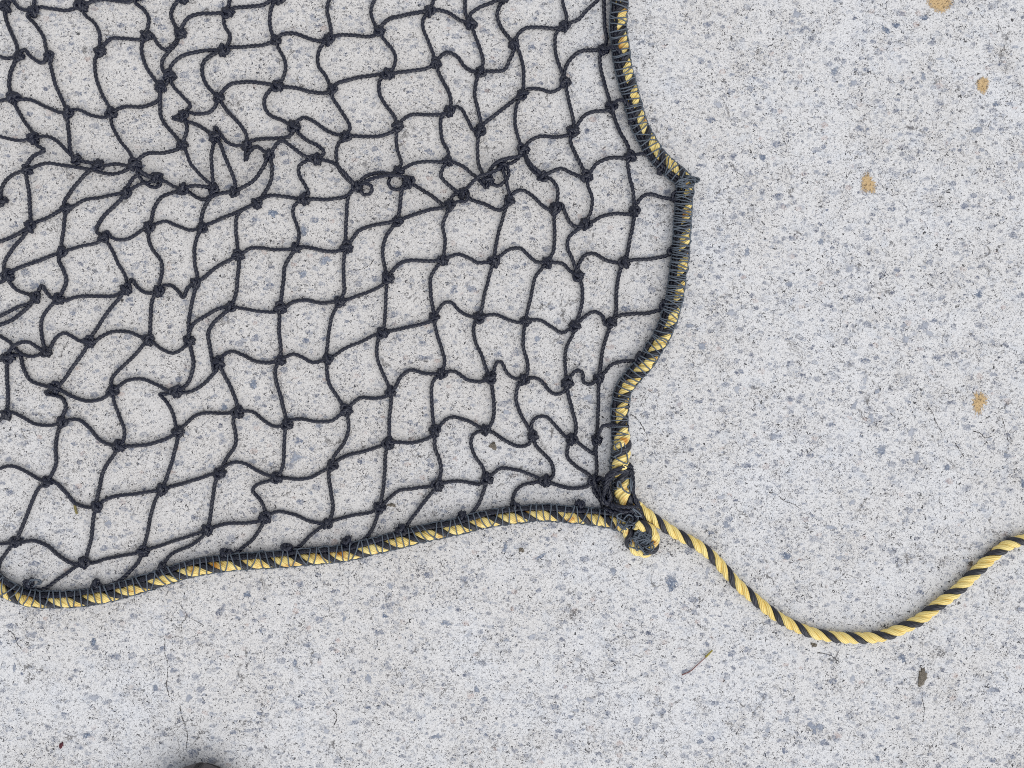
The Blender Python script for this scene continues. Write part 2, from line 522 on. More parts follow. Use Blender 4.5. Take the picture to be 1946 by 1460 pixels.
def fibre_mat(name, dark, light, rough, bump, ku, kv, spec=0.5, dirt=None, stripe=0.5):
    m,nt,ns,ln,b = newmat(name)
    tc = nd(ns,'ShaderNodeTexCoord'); sep = nd(ns,'ShaderNodeSeparateXYZ'); ln.new(tc.outputs['UV'],sep.inputs[0])
    mu = nd(ns,'ShaderNodeMath',operation='MULTIPLY'); mu.inputs[1].default_value=ku; ln.new(sep.outputs['X'],mu.inputs[0])
    mv = nd(ns,'ShaderNodeMath',operation='MULTIPLY_ADD'); mv.inputs[1].default_value=kv; ln.new(sep.outputs['Y'],mv.inputs[0]); ln.new(mu.outputs[0],mv.inputs[2])
    nz = nd(ns,'ShaderNodeTexNoise'); nz.inputs['Scale'].default_value=160; nz.inputs['Detail'].default_value=3; ln.new(tc.outputs['Object'],nz.inputs['Vector'])
    ad = nd(ns,'ShaderNodeMath',operation='MULTIPLY_ADD'); ad.inputs[1].default_value=0.5; ln.new(nz.outputs[0],ad.inputs[0]); ln.new(mv.outputs[0],ad.inputs[2])
    sn = nd(ns,'ShaderNodeMath',operation='SINE'); m2=nd(ns,'ShaderNodeMath',operation='MULTIPLY'); m2.inputs[1].default_value=2*math.pi
    ln.new(ad.outputs[0],m2.inputs[0]); ln.new(m2.outputs[0],sn.inputs[0])
    h = nd(ns,'ShaderNodeMath',operation='MULTIPLY_ADD'); h.inputs[1].default_value=0.5; h.inputs[2].default_value=0.5; ln.new(sn.outputs[0],h.inputs[0])
    n2 = nd(ns,'ShaderNodeTexNoise'); n2.inputs['Scale'].default_value=45; n2.inputs['Detail'].default_value=4; ln.new(tc.outputs['Object'],n2.inputs['Vector'])
    mixf = nd(ns,'ShaderNodeMath',operation='MULTIPLY_ADD'); mixf.inputs[1].default_value=stripe; ln.new(h.outputs[0],mixf.inputs[0]); ln.new(n2.outputs[0],mixf.inputs[2])
    r = ramp(ns,[(0.35,dark),(0.8,light)]); ln.new(mixf.outputs[0],r.inputs[0])
    out = r.outputs[0]
    if dirt:
        n3 = nd(ns,'ShaderNodeTexNoise'); n3.inputs['Scale'].default_value=70; n3.inputs['Detail'].default_value=2; ln.new(tc.outputs['Object'],n3.inputs['Vector'])
        r3 = ramp(ns,[(0.56,0.0),(0.72,1.0)]); ln.new(n3.outputs[0],r3.inputs[0])
        mx = nd(ns,'ShaderNodeMixRGB'); mx.inputs[2].default_value=(*dirt,1); ln.new(r3.outputs[0],mx.inputs[0]); ln.new(out,mx.inputs[1]); out=mx.outputs[0]
    ln.new(out,b.inputs['Base Color'])
    b.inputs['Roughness'].default_value=rough; b.inputs['Specular IOR Level'].default_value=spec
    bp = nd(ns,'ShaderNodeBump'); bp.inputs['Strength'].default_value=bump; bp.inputs['Distance'].default_value=0.001
    ln.new(h.outputs[0],bp.inputs['Height']); ln.new(bp.outputs[0],b.inputs['Normal'])
    return m

M_TW = fibre_mat('black_twine',(0.0025,0.0034,0.0095),(0.010,0.013,0.030),0.34,0.3,6,0.10,spec=0.5)
M_YE = fibre_mat('yellow_fibre',(0.80,0.53,0.11),(0.94,0.77,0.30),0.38,0.6,9,-0.10,spec=0.5,stripe=0.45)
M_YEO= fibre_mat('yellow_fibre_worn',(0.80,0.54,0.12),(0.94,0.78,0.32),0.40,0.6,9,-0.10,spec=0.5,dirt=(0.55,0.24,0.03),stripe=0.45)
M_BK = fibre_mat('black_fibre',(0.005,0.006,0.011),(0.016,0.018,0.030),0.40,0.5,8,-0.10,spec=0.5)
M_LA = fibre_mat('grey_lashing',(0.042,0.053,0.070),(0.115,0.14,0.175),0.55,0.3,4,0.2,spec=0.4)

def simple(name, c1, c2, scale, rough=0.8, bump=0.3, spec=0.3, dist=0.0006):
    m,nt,ns,ln,b = newmat(name)
    tc = nd(ns,'ShaderNodeTexCoord'); n = nd(ns,'ShaderNodeTexNoise'); n.inputs['Scale'].default_value=scale; n.inputs['Detail'].default_value=6; n.inputs['Roughness'].default_value=.65
    ln.new(tc.outputs['Object'],n.inputs['Vector']); r = ramp(ns,[(0.3,c1),(0.7,c2)]); ln.new(n.outputs[0],r.inputs[0]); ln.new(r.outputs[0],b.inputs['Base Color'])
    b.inputs['Roughness'].default_value=rough; b.inputs['Specular IOR Level'].default_value=spec
    bp = nd(ns,'ShaderNodeBump'); bp.inputs['Strength'].default_value=bump; bp.inputs['Distance'].default_value=dist
    ln.new(n.outputs[0],bp.inputs['Height']); ln.new(bp.outputs[0],b.inputs['Normal'])
    return m

def concrete():
    m,nt,ns,ln,b = newmat('speckled_concrete')
    tc = nd(ns,'ShaderNodeTexCoord')
    mp = nd(ns,'ShaderNodeVectorMath',operation='SCALE'); mp.inputs['Scale'].default_value=1/U; ln.new(tc.outputs['Object'],mp.inputs[0])
    V = mp.outputs[0]                       # unit: one traced pixel
    def noise(scale, det=2, rough=.5, off=0, dist=0.0, vec=None):
        n = nd(ns,'ShaderNodeTexNoise'); n.inputs['Scale'].default_value=scale; n.inputs['Detail'].default_value=det; n.inputs['Roughness'].default_value=rough; n.inputs['Distortion'].default_value=dist
        a = nd(ns,'ShaderNodeVectorMath',operation='ADD'); a.inputs[1].default_value=(off*131.7,off*57.3,off*11.0); ln.new(vec or V,a.inputs[0]); ln.new(a.outputs[0],n.inputs['Vector'])
        return n
    def mth(op, a, b2=None, c=None):
        n = nd(ns,'ShaderNodeMath',operation=op)
        for i,x in enumerate((a,b2,c)):
            if x is None: continue
            if isinstance(x,(int,float)): n.inputs[i].default_value=x
            else: ln.new(x,n.inputs[i])
        return n.outputs[0]
    def thr(x, lo, hi):
        r = ramp(ns,[(lo,0.0),(hi,1.0)]); ln.new(x,r.inputs[0]); return r.outputs[0]
    def mix(fac, a, c, mode='MIX'):
        n = nd(ns,'ShaderNodeMixRGB',blend_type=mode)
        if isinstance(fac,(int,float)): n.inputs[0].default_value=fac
        else: ln.new(fac,n.inputs[0])
        for i,x in ((1,a),(2,c)):
            if isinstance(x,tuple): n.inputs[i].default_value=(*x,1)
            else: ln.new(x,n.inputs[i])
        return n.outputs[0]
    big = noise(0.0045,4,.55,1); mid = noise(0.022,4,.6,2); fine = noise(0.33,3,.7,3)
    r0 = ramp(ns,[(0.30,(0.690,0.682,0.675)),(0.5,(0.715,0.712,0.714)),(0.7,(0.722,0.729,0.748))]); ln.new(big.outputs[0],r0.inputs[0])
    c = r0.outputs[0]
    # warm grimy blotches
    c = mix(mth('MULTIPLY',thr(mid.outputs[0],0.52,0.72),0.35), c, (0.50,0.465,0.42))
    # bluish cement blotches
    bl = noise(0.03,3,.6,9); c = mix(mth('MULTIPLY',thr(bl.outputs[0],0.53,0.70),0.42), c, (0.56,0.60,0.665))
    # warmer, slightly darker tone, fading outwards from the stretch the net lies on
    ds = nd(ns,'ShaderNodeVectorMath',operation='DISTANCE'); ds.inputs[1].default_value=(450-W/2,H/2-430,0); ln.new(V,ds.inputs[0])
    wp = mth('ADD',mth('MULTIPLY',ds.outputs['Value'],1/1500.0),mth('MULTIPLY_ADD',big.outputs[0],0.5,-0.25))
    c = mix(mth('MULTIPLY_ADD',thr(wp,0.30,0.66),-0.75,0.75), c, (0.662,0.638,0.612))
    # sand grain
    g = ramp(ns,[(0.22,0.40),(0.42,0.88),(0.58,1.03),(0.78,1.20)]); ln.new(fine.outputs[0],g.inputs[0])
    c = mix(0.85, c, g.outputs[0], 'MULTIPLY')
    # dark specks of several sizes, clustered
    clus = mid.outputs[0]
    def speck(scale, det, rough, off, lo, hi, amt, colr, cl=0.10, dist=0.6):
        nonlocal c
        n = noise(scale,det,rough,off,dist)
        f = mth('MULTIPLY',thr(mth('ADD',n.outputs[0],mth('MULTIPLY_ADD',clus,cl,-0.5*cl)),lo,hi),amt)
        c = mix(f, c, colr); return f
    speck(0.34,2,.6,6,0.600,0.655,0.60,(0.17,0.165,0.17))
    f1 = speck(0.22,2,.65,4,0.61,0.645,0.88,(0.115,0.112,0.125),.14,1.2)
    speck(0.12,3,.7,5,0.615,0.66,0.74,(0.16,0.175,0.225),.16,1.5)
    speck(0.17,2,.6,14,0.64,0.667,0.92,(0.035,0.035,0.04),.10,1.0)
    speck(0.075,3,.75,15,0.615,0.70,0.45,(0.30,0.335,0.42),.10,1.8)
    # pale grains
    s4 = noise(0.4,1,.5,8); c = mix(mth('MULTIPLY',thr(s4.outputs[0],0.62,0.74),0.6), c, (0.90,0.90,0.91))
    # stone chips: random cells, stretched, ragged and mottled
    warp = noise(0.13,4,.75,10); wv = nd(ns,'ShaderNodeVectorMath',operation='SCALE'); wv.inputs['Scale'].default_value=15.0; ln.new(warp.outputs['Color'],wv.inputs[0])
    va = nd(ns,'ShaderNodeVectorMath',operation='ADD'); ln.new(V,va.inputs[0]); ln.new(wv.outputs[0],va.inputs[1])
    L = [(0.050,0.26,0.60,(0.235,0.262,0.325),0.72,0.3,1.5),(0.040,0.24,0.60,(0.205,0.24,0.315),0.75,-0.6,1.8),(0.078,0.28,0.55,(0.27,0.29,0.335),0.75,0.9,1.5),
         (0.034,0.20,0.88,(0.40,0.27,0.23),0.5,0.1,1.3),(0.060,0.2,0.78,(0.07,0.07,0.075),0.8,-0.2,1.6),(0.030,0.24,0.66,(0.12,0.148,0.22),0.92,1.3,1.5),(0.043,0.22,0.68,(0.09,0.108,0.165),0.9,0.5,1.4)]
    for o,(sc_, size, keep, colr, al, rot, st) in enumerate(L):
        m2 = nd(ns,'ShaderNodeMapping'); m2.inputs['Rotation'].default_value=(0,0,rot); m2.inputs['Scale'].default_value=(1.0,st,1.0); m2.inputs['Location'].default_value=(o*311.3,o*77.7,0)
        ln.new(va.outputs[0],m2.inputs['Vector'])
        vo = nd(ns,'ShaderNodeTexVoronoi'); vo.voronoi_dimensions='2D'; vo.inputs['Scale'].default_value=sc_; vo.inputs['Randomness'].default_value=1.0
        ln.new(m2.outputs[0],vo.inputs['Vector'])
        sp = nd(ns,'ShaderNodeSeparateXYZ'); ln.new(vo.outputs['Color'],sp.inputs[0])
        k = mth('GREATER_THAN',sp.outputs['X'],keep)
        sz = mth('MULTIPLY_ADD',sp.outputs['Y'],size,0.06)
        inside = mth('SUBTRACT',sz,vo.outputs['Distance'])
        f = thr(mth('MULTIPLY_ADD',inside,4.0,0.5),0.46,0.66)
        mot = thr(noise(0.21,3,.75,21+o,0.8).outputs[0],0.40,0.58)
        f = mth('MULTIPLY',mth('MULTIPLY',f,k),mth('MULTIPLY',mth('MULTIPLY_ADD',mot,0.75,0.25),mth('MULTIPLY',mth('MULTIPLY_ADD',sp.outputs['Z'],0.6,0.4),al)))
        c = mix(f, c, colr)
    # hairline cracks, only in fragments
    for sc_, o, lo in ((0.016,20,0.56),(0.030,21,0.58)):
        w2 = noise(0.03,5,.7,o); w3 = nd(ns,'ShaderNodeVectorMath',operation='SCALE'); w3.inputs['Scale'].default_value=46.0; ln.new(w2.outputs['Color'],w3.inputs[0])
        v3 = nd(ns,'ShaderNodeVectorMath',operation='ADD'); ln.new(V,v3.inputs[0]); ln.new(w3.outputs[0],v3.inputs[1])
        ve = nd(ns,'ShaderNodeTexVoronoi',feature='DISTANCE_TO_EDGE'); ve.inputs['Scale'].default_value=sc_; ln.new(v3.outputs[0],ve.inputs['Vector'])
        line = mth('SUBTRACT',1.0,thr(ve.outputs['Distance'],0.010,0.034))
        msk = thr(noise(0.012,3,.6,o+3).outputs[0],lo,lo+0.08)
        brk = thr(noise(0.10,2,.6,o+5).outputs[0],0.42,0.52)
        c = mix(mth('MULTIPLY',mth('MULTIPLY',line,msk),mth('MULTIPLY',brk,0.82)), c, (0.12,0.115,0.115))
    ln.new(c,b.inputs['Base Color'])
    b.inputs['Roughness'].default_value=0.9; b.inputs['Specular IOR Level'].default_value=0.25
    hgt = mth('ADD',mth('MULTIPLY',fine.outputs[0],0.6),mth('MULTIPLY',f1,-0.6))
    bp = nd(ns,'ShaderNodeBump'); bp.inputs['Strength'].default_value=0.5; bp.inputs['Distance'].default_value=0.0012
    ln.new(hgt,bp.inputs['Height']); ln.new(bp.outputs[0],b.inputs['Normal'])
    return m

# ------------------------------------------------------------------ ground
def sheet(name, half, mat, z=0.0):
    me = bpy.data.meshes.new(name)
    me.from_pydata([(-half,-half,z),(half,-half,z),(half,half,z),(-half,half,z)],[],[(0,1,2,3)])
    me.materials.append(mat); o = bpy.data.objects.new(name,me); col.objects.link(o); return o
pave = sheet('pavement', 12.0, concrete()); tag(pave, kind='structure')

def ragged(cx, cy, rx, ry, rot, n=22, jag=0.28, seed=0):
    r = np.random.default_rng(seed); a = np.linspace(0,2*math.pi,n,endpoint=False)
    k = 1 + jag*(r.normal(size=n)*0.6 + 0.7*np.sin(2*a+r.uniform(0,6)) + 0.5*np.sin(3*a+r.uniform(0,6)))
    k = np.clip(k,0.35,1.7)
    x = rx*k*np.cos(a); y = ry*k*np.sin(a); c,s = math.cos(rot),math.sin(rot)
    return np.stack([cx+x*c-y*s, cy+x*s+y*c],1)

def dome(name, outline, h, mat, parent=None, lift=0.12, seed=0):
    """low irregular solid: outline on the ground rising to a lumpy top"""
    r = np.random.default_rng(seed); c = outline.mean(0); n=len(outline)
    V=[]; F=[]
    for lv,(k,zz) in enumerate(((1.0,0.0),(0.97,0.55),(0.80,0.85),(0.45,1.0))):
        for p in outline:
            q = c+(p-c)*k; V.append(P(q[0],q[1],lift+h*zz*(1+0.18*r.normal() if lv else 1)))
    V.append(P(c[0],c[1],lift+h))
    for l in range(3):
        for i in range(n):
            j=(i+1)%n; F.append((l*n+i,(l+1)*n+i,(l+1)*n+j,l*n+j))
    for i in range(n): F.append((3*n+i,4*n,3*n+(i+1)%n))
    me = bpy.data.meshes.new(name); me.from_pydata([tuple(v) for v in V],[],F); me.materials.append(mat)
    for p in me.polygons: p.use_smooth=True
    me.update(); ul=me.uv_layers.new(name='UVMap'); K=(1.0,.97,.80,.45,0.0)
    for lp in me.loops: ul.data[lp.index].uv=(K[min(4,lp.vertex_index//n)],0.0)
    o = bpy.data.objects.new(name,me); col.objects.link(o)
    if parent: o.parent=parent
    return o

# stone chips lying flush in the cement: the larger ones where the photo shows them
CH = [(1685,58,9,5,.4),(1704,48,7,6,.3),(1856,247,13,5,-.6),(1892,198,6,5,0),(1940,314,6,7,0),(1622,158,6,7,.5),(1586,135,6,7,.2),(1514,27,7,9,.2),
(1755,34,6,5,0),(1787,112,7,3,0),(1755,147,4,8,-.4),(1758,618,6,10,.1),(1766,633,9,6,.4),(1675,856,10,9,.1),(1624,770,5,9,.6),(1667,744,8,4,-.3),(1657,796,5,10,-.2),
(1742,871,6,10,.2),(1732,822,6,9,-.2),(1913,866,6,6,0),(1718,618,5,4,0),(1722,645,8,7,0),(1800,889,6,6,0),(1944,919,5,8,0),(1644,721,5,7,0),
(205,994,8,5,-.3),(177,1220,7,6,-.3),(562,870,10,11,.5),(482,731,7,9,.3),(426,775,7,6,.3),(618,494,10,9,0),(519,405,10,7,0),(577,437,8,9,-.3),(576,522,9,6,0),
(1027,1058,10,4,-.5),(1276,1108,10,15,.2),(1165,1086,7,6,0),(960,1041,5,9,.2),(742,1115,5,6,0),(654,1176,4,5,0),(731,1170,5,5,0),(847,1184,8,6,0),
(177,1327,9,6,0),(165,1397,9,5,-.4),(295,1308,6,5,0),(359,1327,6,7,0),(27,1270,4,8,0),(345,1167,6,6,0),(1543,1380,12,6,0),(1558,1382,8,6,.4),(1548,1390,4,6,0),
(1459,1388,6,6,.3),(1495,1368,7,6,0),(1885,1311,9,6,0),(1668,1441,4,6,-.3),(1715,1250,7,7,0),(1312,619,7,5,.3),(1335,658,9,7,.5),(1117,757,8,8,0),(1020,644,7,6,0),(962,784,7,5,-.3),
(1222,1050,6,4,0),(1345,1085,4,8,.1),(1495,1056,9,6,0),(1595,1060,6,5,.3),(1578,1003,10,4,.2),(1370,945,8,4,-.3),(1620,955,6,5,0),(1380,997,7,9,0),
(905,1310,6,5,0),(700,1290,6,8,.4),(560,1260,5,7,0),(470,1130,8,5,0),(1010,1210,8,4,-.4),(1120,1330,7,5,.3),(830,1400,8,5,0),(620,1390,6,5,0),(1210,1370,6,8,0),(1330,1410,7,5,.3),
(1365,200,8,6,.4),(1450,300,6,7,0),(1420,480,5,8,0),(1500,540,8,5,.3),(1400,740,6,7,0),(1470,830,8,5,-.3),(1560,460,6,6,0),(1615,510,8,5,-.4),(1860,560,7,5,0),(1390,595,9,5,0),(1620,1290,5,6,0)]
mc,nt,ns,ln,b = newmat('blue_stone_chips')
tc=nd(ns,'ShaderNodeTexCoord'); n=nd(ns,'ShaderNodeTexNoise'); n.inputs['Scale'].default_value=420; n.inputs['Detail'].default_value=4; n.inputs['Roughness'].default_value=.7; ln.new(tc.outputs['Object'],n.inputs['Vector'])
r=ramp(ns,[(0.38,(0.075,0.095,0.15)),(0.52,(0.17,0.21,0.285)),(0.66,(0.50,0.53,0.58))]); ln.new(n.outputs[0],r.inputs[0])
n9=nd(ns,'ShaderNodeTexNoise'); n9.inputs['Scale'].default_value=14; ln.new(tc.outputs['Object'],n9.inputs['Vector'])
r9=ramp(ns,[(0.42,0.0),(0.62,1.0)]); ln.new(n9.outputs[0],r9.inputs[0])
mx=nd(ns,'ShaderNodeMixRGB'); mx.inputs[2].default_value=(0.42,0.44,0.49,1); ln.new(r9.outputs[0],mx.inputs[0]); ln.new(r.outputs[0],mx.inputs[1])
ln.new(mx.outputs[0],b.inputs['Base Color']); b.inputs['Roughness'].default_value=.8
sp_=nd(ns,'ShaderNodeSeparateXYZ'); ln.new(tc.outputs['UV'],sp_.inputs[0])
na=nd(ns,'ShaderNodeTexNoise'); na.inputs['Scale'].default_value=330; na.inputs['Detail'].default_value=4; na.inputs['Roughness'].default_value=.75; ln.new(tc.outputs['Object'],na.inputs['Vector'])
m_=nd(ns,'ShaderNodeMath',operation='MULTIPLY_ADD'); m_.inputs[1].default_value=-0.40; ln.new(sp_.outputs['X'],m_.inputs[0]); ln.new(na.outputs[0],m_.inputs[2])
ra=ramp(ns,[(0.16,0.0),(0.30,1.0)]); ln.new(m_.outputs[0],ra.inputs[0]); ln.new(ra.outputs[0],b.inputs['Alpha'])
V=[];F=[]
for i,(x,y,rx,ry,ro) in enumerate(CH):
    o = ragged(x,y,rx*1.3,ry*1.3,ro,16,.22,seed=100+i); k=len(V)
    V += [tuple(P(p[0],p[1],0.08)) for p in o] + [tuple(P(x,y,0.22))]
    F += [(k+j,k+16,k+(j+1)%16) for j in range(16)]
me=bpy.data.meshes.new('stone_chips'); me.from_pydata(V,[],F); me.materials.append(mc); me.update()
for p in me.polygons:
    if p.normal.z<0: p.flip()
ul=me.uv_layers.new(name='UVMap')
for lp in me.loops: ul.data[lp.index].uv=((0.0 if lp.vertex_index%17==16 else 1.0),0.0)
ch=bpy.data.objects.new('stone_chips',me); col.objects.link(ch); ch.parent=pave; tag(ch,kind='structure')

# hairline cracks one can follow in the photo
m_,nt,ns,ln,b=newmat('crack_dirt'); b.inputs['Base Color'].default_value=(0.085,0.08,0.08,1); b.inputs['Roughness'].default_value=1
ck=Mesh()
for t in ("312,1222 314,1243 319,1262 318,1285 317,1305 322,1322 330,1333","342,1340 345,1358 352,1380 356,1400 354,1420","340,1145 352,1163 356,1172 346,1185 345,1200","356,1172 372,1180 388,1190",
 "15,1198 25,1205 34,1225 42,1235","1763,770 1772,785 1780,805 1790,820","1904,795 1910,815 1917,840","1850,820 1862,823 1872,832 1884,830","1554,1241 1570,1243 1585,1250 1595,1258",
 "1200,787 1214,800 1226,820 1232,835 1231,845","668,513 690,512 703,503 710,495","1481,944 1490,952 1508,958 1518,966","630,1345 640,1360 633,1385","1815,842 1824,856 1834,872","1752,1325 1756,1345 1754,1372"):
    pts=[(*tp('X',w),0.0) for w in t.split()]; q,_=resample(catmull(pts,1.0),1.6)
    q[:,:2]+=rng.normal(size=(len(q),2))*0.55
    ck.tube(np.array([P(*p) for p in q]), U*np.clip(0.55+0.35*rng.normal(size=len(q)),0.12,1.2), nseg=5, lead=0)
cko=ck.build('hairline_cracks',[m_],pave); tag(cko,kind='structure')

# ------------------------------------------------------------------ the net
net = bpy.data.objects.new('cargo_net', None); col.objects.link(net); net.empty_display_size=.05
tag(net, 'black knotted net with yellow and black border ropes spread over the concrete', 'net')

RT = 4.0
def zlist(n, z0, z1, lift):
    t = np.linspace(0,1,n); return z0*(1-t)+z1*t + lift*np.sin(math.pi*t)
nm = Mesh()
fold = lambda x,y: 14*math.exp(-((y-(305+0.03*x))/45)**2)*(1 if x<560 else .5)      # the rucked ridge across the net
def kz(n):
    x,y = KN[n]; return 7.2 + 0.5*fold(x,y)
segdirs = {k:[] for k in KN}
si=0
for line in STR.split('\n'):
    tk = line.split()
    if not tk: continue
    t = tk[0]; h=0; pts=[]; names=[]
    for w in tk[1:]:
        if w.startswith('h='): h=float(w[2:]); continue
        if w in TILE: t=w; continue
        if ',' in w: pts.append((*tp(t,w),None))
        else: pts.append((*KN[w],kz(w))); names.append((w,len(pts)-1))
    lift = rng.uniform(0,2.6)+h
    n=len(pts); arr=[]
    cum=[0.0]
    for a,b_ in zip(pts[:-1],pts[1:]): cum.append(cum[-1]+math.hypot(b_[0]-a[0],b_[1]-a[1]))
    for i,p in enumerate(pts):
        if p[2] is not None: z=p[2]
        else:
            tt=cum[i]/cum[-1]; edge=min(tt,1-tt)
            z = RT+0.6 + lift*min(1,math.sin(math.pi*min(max(tt,.12),.88))+.15) + 0.7*fold(p[0],p[1]) + 3.0*max(0,1-edge*6)
        arr.append((p[0],p[1],max(z,RT)))
    c = catmull(arr,2.0); c,_=resample(c,1.9)
    # slight irregularity of a stiff old twine
    s=np.arange(len(c)); ph=rng.uniform(0,6,3)
    wob=0.35*np.sin(s*0.16+ph[0])+0.25*np.sin(s*0.31+ph[1])
    d=np.gradient(c[:,:2],axis=0); d/=np.linalg.norm(d,axis=1)[:,None]+1e-9
    env=np.sin(np.linspace(0,math.pi,len(c)))
    c[:,0]+=-d[:,1]*wob*env; c[:,1]+=d[:,0]*wob*env
    for w,i in names:
        q = arr[1] if i==0 else arr[-2]
        segdirs[w].append(math.atan2(-(q[1]-arr[i][1]), q[0]-arr[i][0]))
    cw = np.array([P(*p) for p in c])
    rr = RT*rng.uniform(.94,1.05)*U
    nm.tube(cw, rr, nseg=18, lobes=3, depth=0.46, lead=26*U*rng.uniform(.9,1.1), phase=rng.uniform(0,6))
    si+=1
netting = nm.build('netting',[M_TW],net)

# knots: a weaver's knot of two twines, four slightly different ones
KA = np.array([(-10,-3.5,4.5),(-6,-5,7),(2,-7,9.5),(8,-5.5,11),(10.5,0,10.5),(8,5,9.5),(1,6.5,8),(-6,5,7),(-10,3.5,4.5)],float)
KB = np.array([(9.5,1,4.5),(5,0.5,8),(-1,3,12.5),(-3,8.5,11),(-5,10,5.5),(-6,3,4.3),(-6,-4,4.3),(-5,-10,6),(-2,-8.5,11.5),(0.5,-2,14),(1.5,5,12),(2.5,8.5,8),(3,10.5,4.5)],float)
kmesh=[]
def knot_mesh(v):
    r=np.random.default_rng(50+v); m=Mesh()
    for K in (KA,KB):
        k=K*np.array([.90,.90,.9])+r.normal(size=K.shape)*0.6; k[:,2]=np.maximum(k[:,2],RT)
        if v%2: k[:,1]*=-1
        c,_=resample(catmull(k,1.2),1.5)
        m.tube(c*U, RT*1.0*U, nseg=15, lobes=3, depth=0.36, lead=21*U, phase=r.uniform(0,6))
    return m
protos=[knot_mesh(v) for v in range(5)]
allk=[]
for nme,(x,y) in KN.items(): allk.append((x,y,segdirs[nme],kz(nme)-8.0,1.0))
for i,(x,y) in enumerate(LUMPS): allk.append((x,y,[0.4*i],6.0,0.95))
# those fully in frame first; one object each for 100 of them
vis=[k for k in allk if 12<k[0]<W-12 and 12<k[1]<H-12]
rng2=np.random.default_rng(3)
singles=set(id(k) for k in sorted(vis,key=lambda k:(k[4]<1.0, (k[0]-700)**2+(k[1]-600)**2))[:100])
rest=Mesh(); pmesh=[None]*5
for i,k in enumerate(allk):
    x,y,dirs,dz,sc_=k
    a = (dirs[rng2.integers(len(dirs))] if dirs else 0)+math.pi+rng2.normal()*0.15
    v=int(rng2.integers(5)); s=sc_*rng2.uniform(.90,1.08)
    loc=P(x,y,8.5+dz)-np.array([0,0,8.5*U])
    if id(k) in singles:
        if pmesh[v] is None:
            o=protos[v].build('knot',[M_TW],netting); pmesh[v]=o
        else:
            o=pmesh[v].copy(); col.objects.link(o); o.parent=netting
        o.location=loc; o.rotation_euler=(0,0,a); o.scale=(s,s,s)
    else:
        ca,sa=math.cos(a),math.sin(a); R=np.array([[ca,-sa,0],[sa,ca,0],[0,0,1]])
        base=rest.n
        pv=np.vstack(protos[v].v)@R.T*s+loc
        rest.v.append(pv); rest.f+= [f+base for f in protos[v].f]; rest.m+=protos[v].m; rest.uv+=protos[v].uv; rest.n+=len(pv)
rk=rest.build('knots',[M_TW],netting); tag(rk,kind='stuff')

# ------------------------------------------------------------------ ropes
def rope(name, path, rad, parent, worn, lead=55.0, phase=0.0, z=None, anchors=None, top=math.pi/2):
    """three-strand laid rope: two yellow strands and a black one"""
    pts=[(*p, (z[i] if z else 0)) for i,p in enumerate(path)]
    c0=catmull([(p[0],p[1],rad[i] if not z else z[i], rad[i]) for i,p in enumerate(pts)],2.5)
    c,s=resample(c0,2.2)
    R=c[:,3]; cw=np.array([P(*p[:3]) for p in c])
    T=np.gradient(cw,axis=0); T/=np.linalg.norm(T,axis=1)[:,None]
    N=np.cross(np.array([0,0,1.0]),T); N/=np.linalg.norm(N,axis=1)[:,None]; B=np.cross(T,N)
    ye=Mesh(); bk=Mesh()
    Lc=np.r_[0,np.cumsum(np.linalg.norm(np.diff(cw,axis=0),axis=1))]/U
    tw=phase+2*math.pi*(Lc/lead)
    if anchors:
        sa=[Lc[int(np.argmin(np.hypot(c[:,0]-ax,c[:,1]-ay)))] for ax,ay in anchors]
        ta=[top+2*math.pi*i for i in range(len(sa))]
        sa=[sa[0]-2000]+sa+[sa[-1]+2000]; ta=[ta[0]-2*math.pi*2000/lead]+ta+[ta[-1]+2*math.pi*2000/lead]
        tw=np.interp(Lc,sa,ta)
    for k in range(3):
        th=tw+k*2*math.pi/3
        off=0.50*R*U; rs=0.52*R*U
        sp=cw+off[:,None]*(np.cos(th)[:,None]*N+np.sin(th)[:,None]*B)
        (bk if k==0 else ye).tube(sp, rs*(1.06 if k==0 else 1.0), nseg=12, lobes=0, lead=0)
    o=ye.build(name,[M_YEO if worn else M_YE],parent)
    bk.build('black_strand',[M_BK],o)
    return o,c

right=[(1184,-40),(1181,0),(1180,16),(1178,56),(1182,86),(1187,122),(1196,158),(1206,197),(1216,231),(1232,264),(1253,296),(1275,317),(1297,336),(1304,352),(1303,385),(1300,428),(1297,480),(1291,526),(1284,572),(1274,608),(1261,640),(1246,664),(1228,693),(1205,718),(1188,743),(1181,777),(1181,811),(1183,840),(1182,858),(1179,880),(1183,915),(1186,942),(1200,958),(1214,966)]
rr=[12]*len(right)
for i,p in enumerate(right):
    if 835<p[1]<950: rr[i]=16.5
ro,rc=rope('border_rope',right,rr,net,True,lead=50,phase=1.0)
tail=[(1212,964),(1227,975),(1253,994),(1284,1014),(1325,1036),(1353,1057),(1376,1082),(1402,1111),(1435,1139),(1474,1170),(1510,1190),(1551,1205),(1600,1212),(1626,1213),(1672,1210),(1716,1194),(1749,1177),(1780,1152),(1818,1123),(1852,1090),(1888,1056),(1916,1036),(1946,1026),(2010,1014),(2080,1010)]
to,tcv=rope('tie_rope',tail,[10.5]*len(tail),net,False,lead=54,anchors=[(1258,996),(1307,1022),(1353,1052),(1391.5,1094),(1434,1132),(1479,1168),(1525,1192),(1579,1207),(1630,1213),(1682,1207),(1732,1181),(1777,1152),(1817,1121),(1856,1084),(1897,1049),(1934,1022)])
tag(to,'loose yellow and black tie rope trailing from the corner')
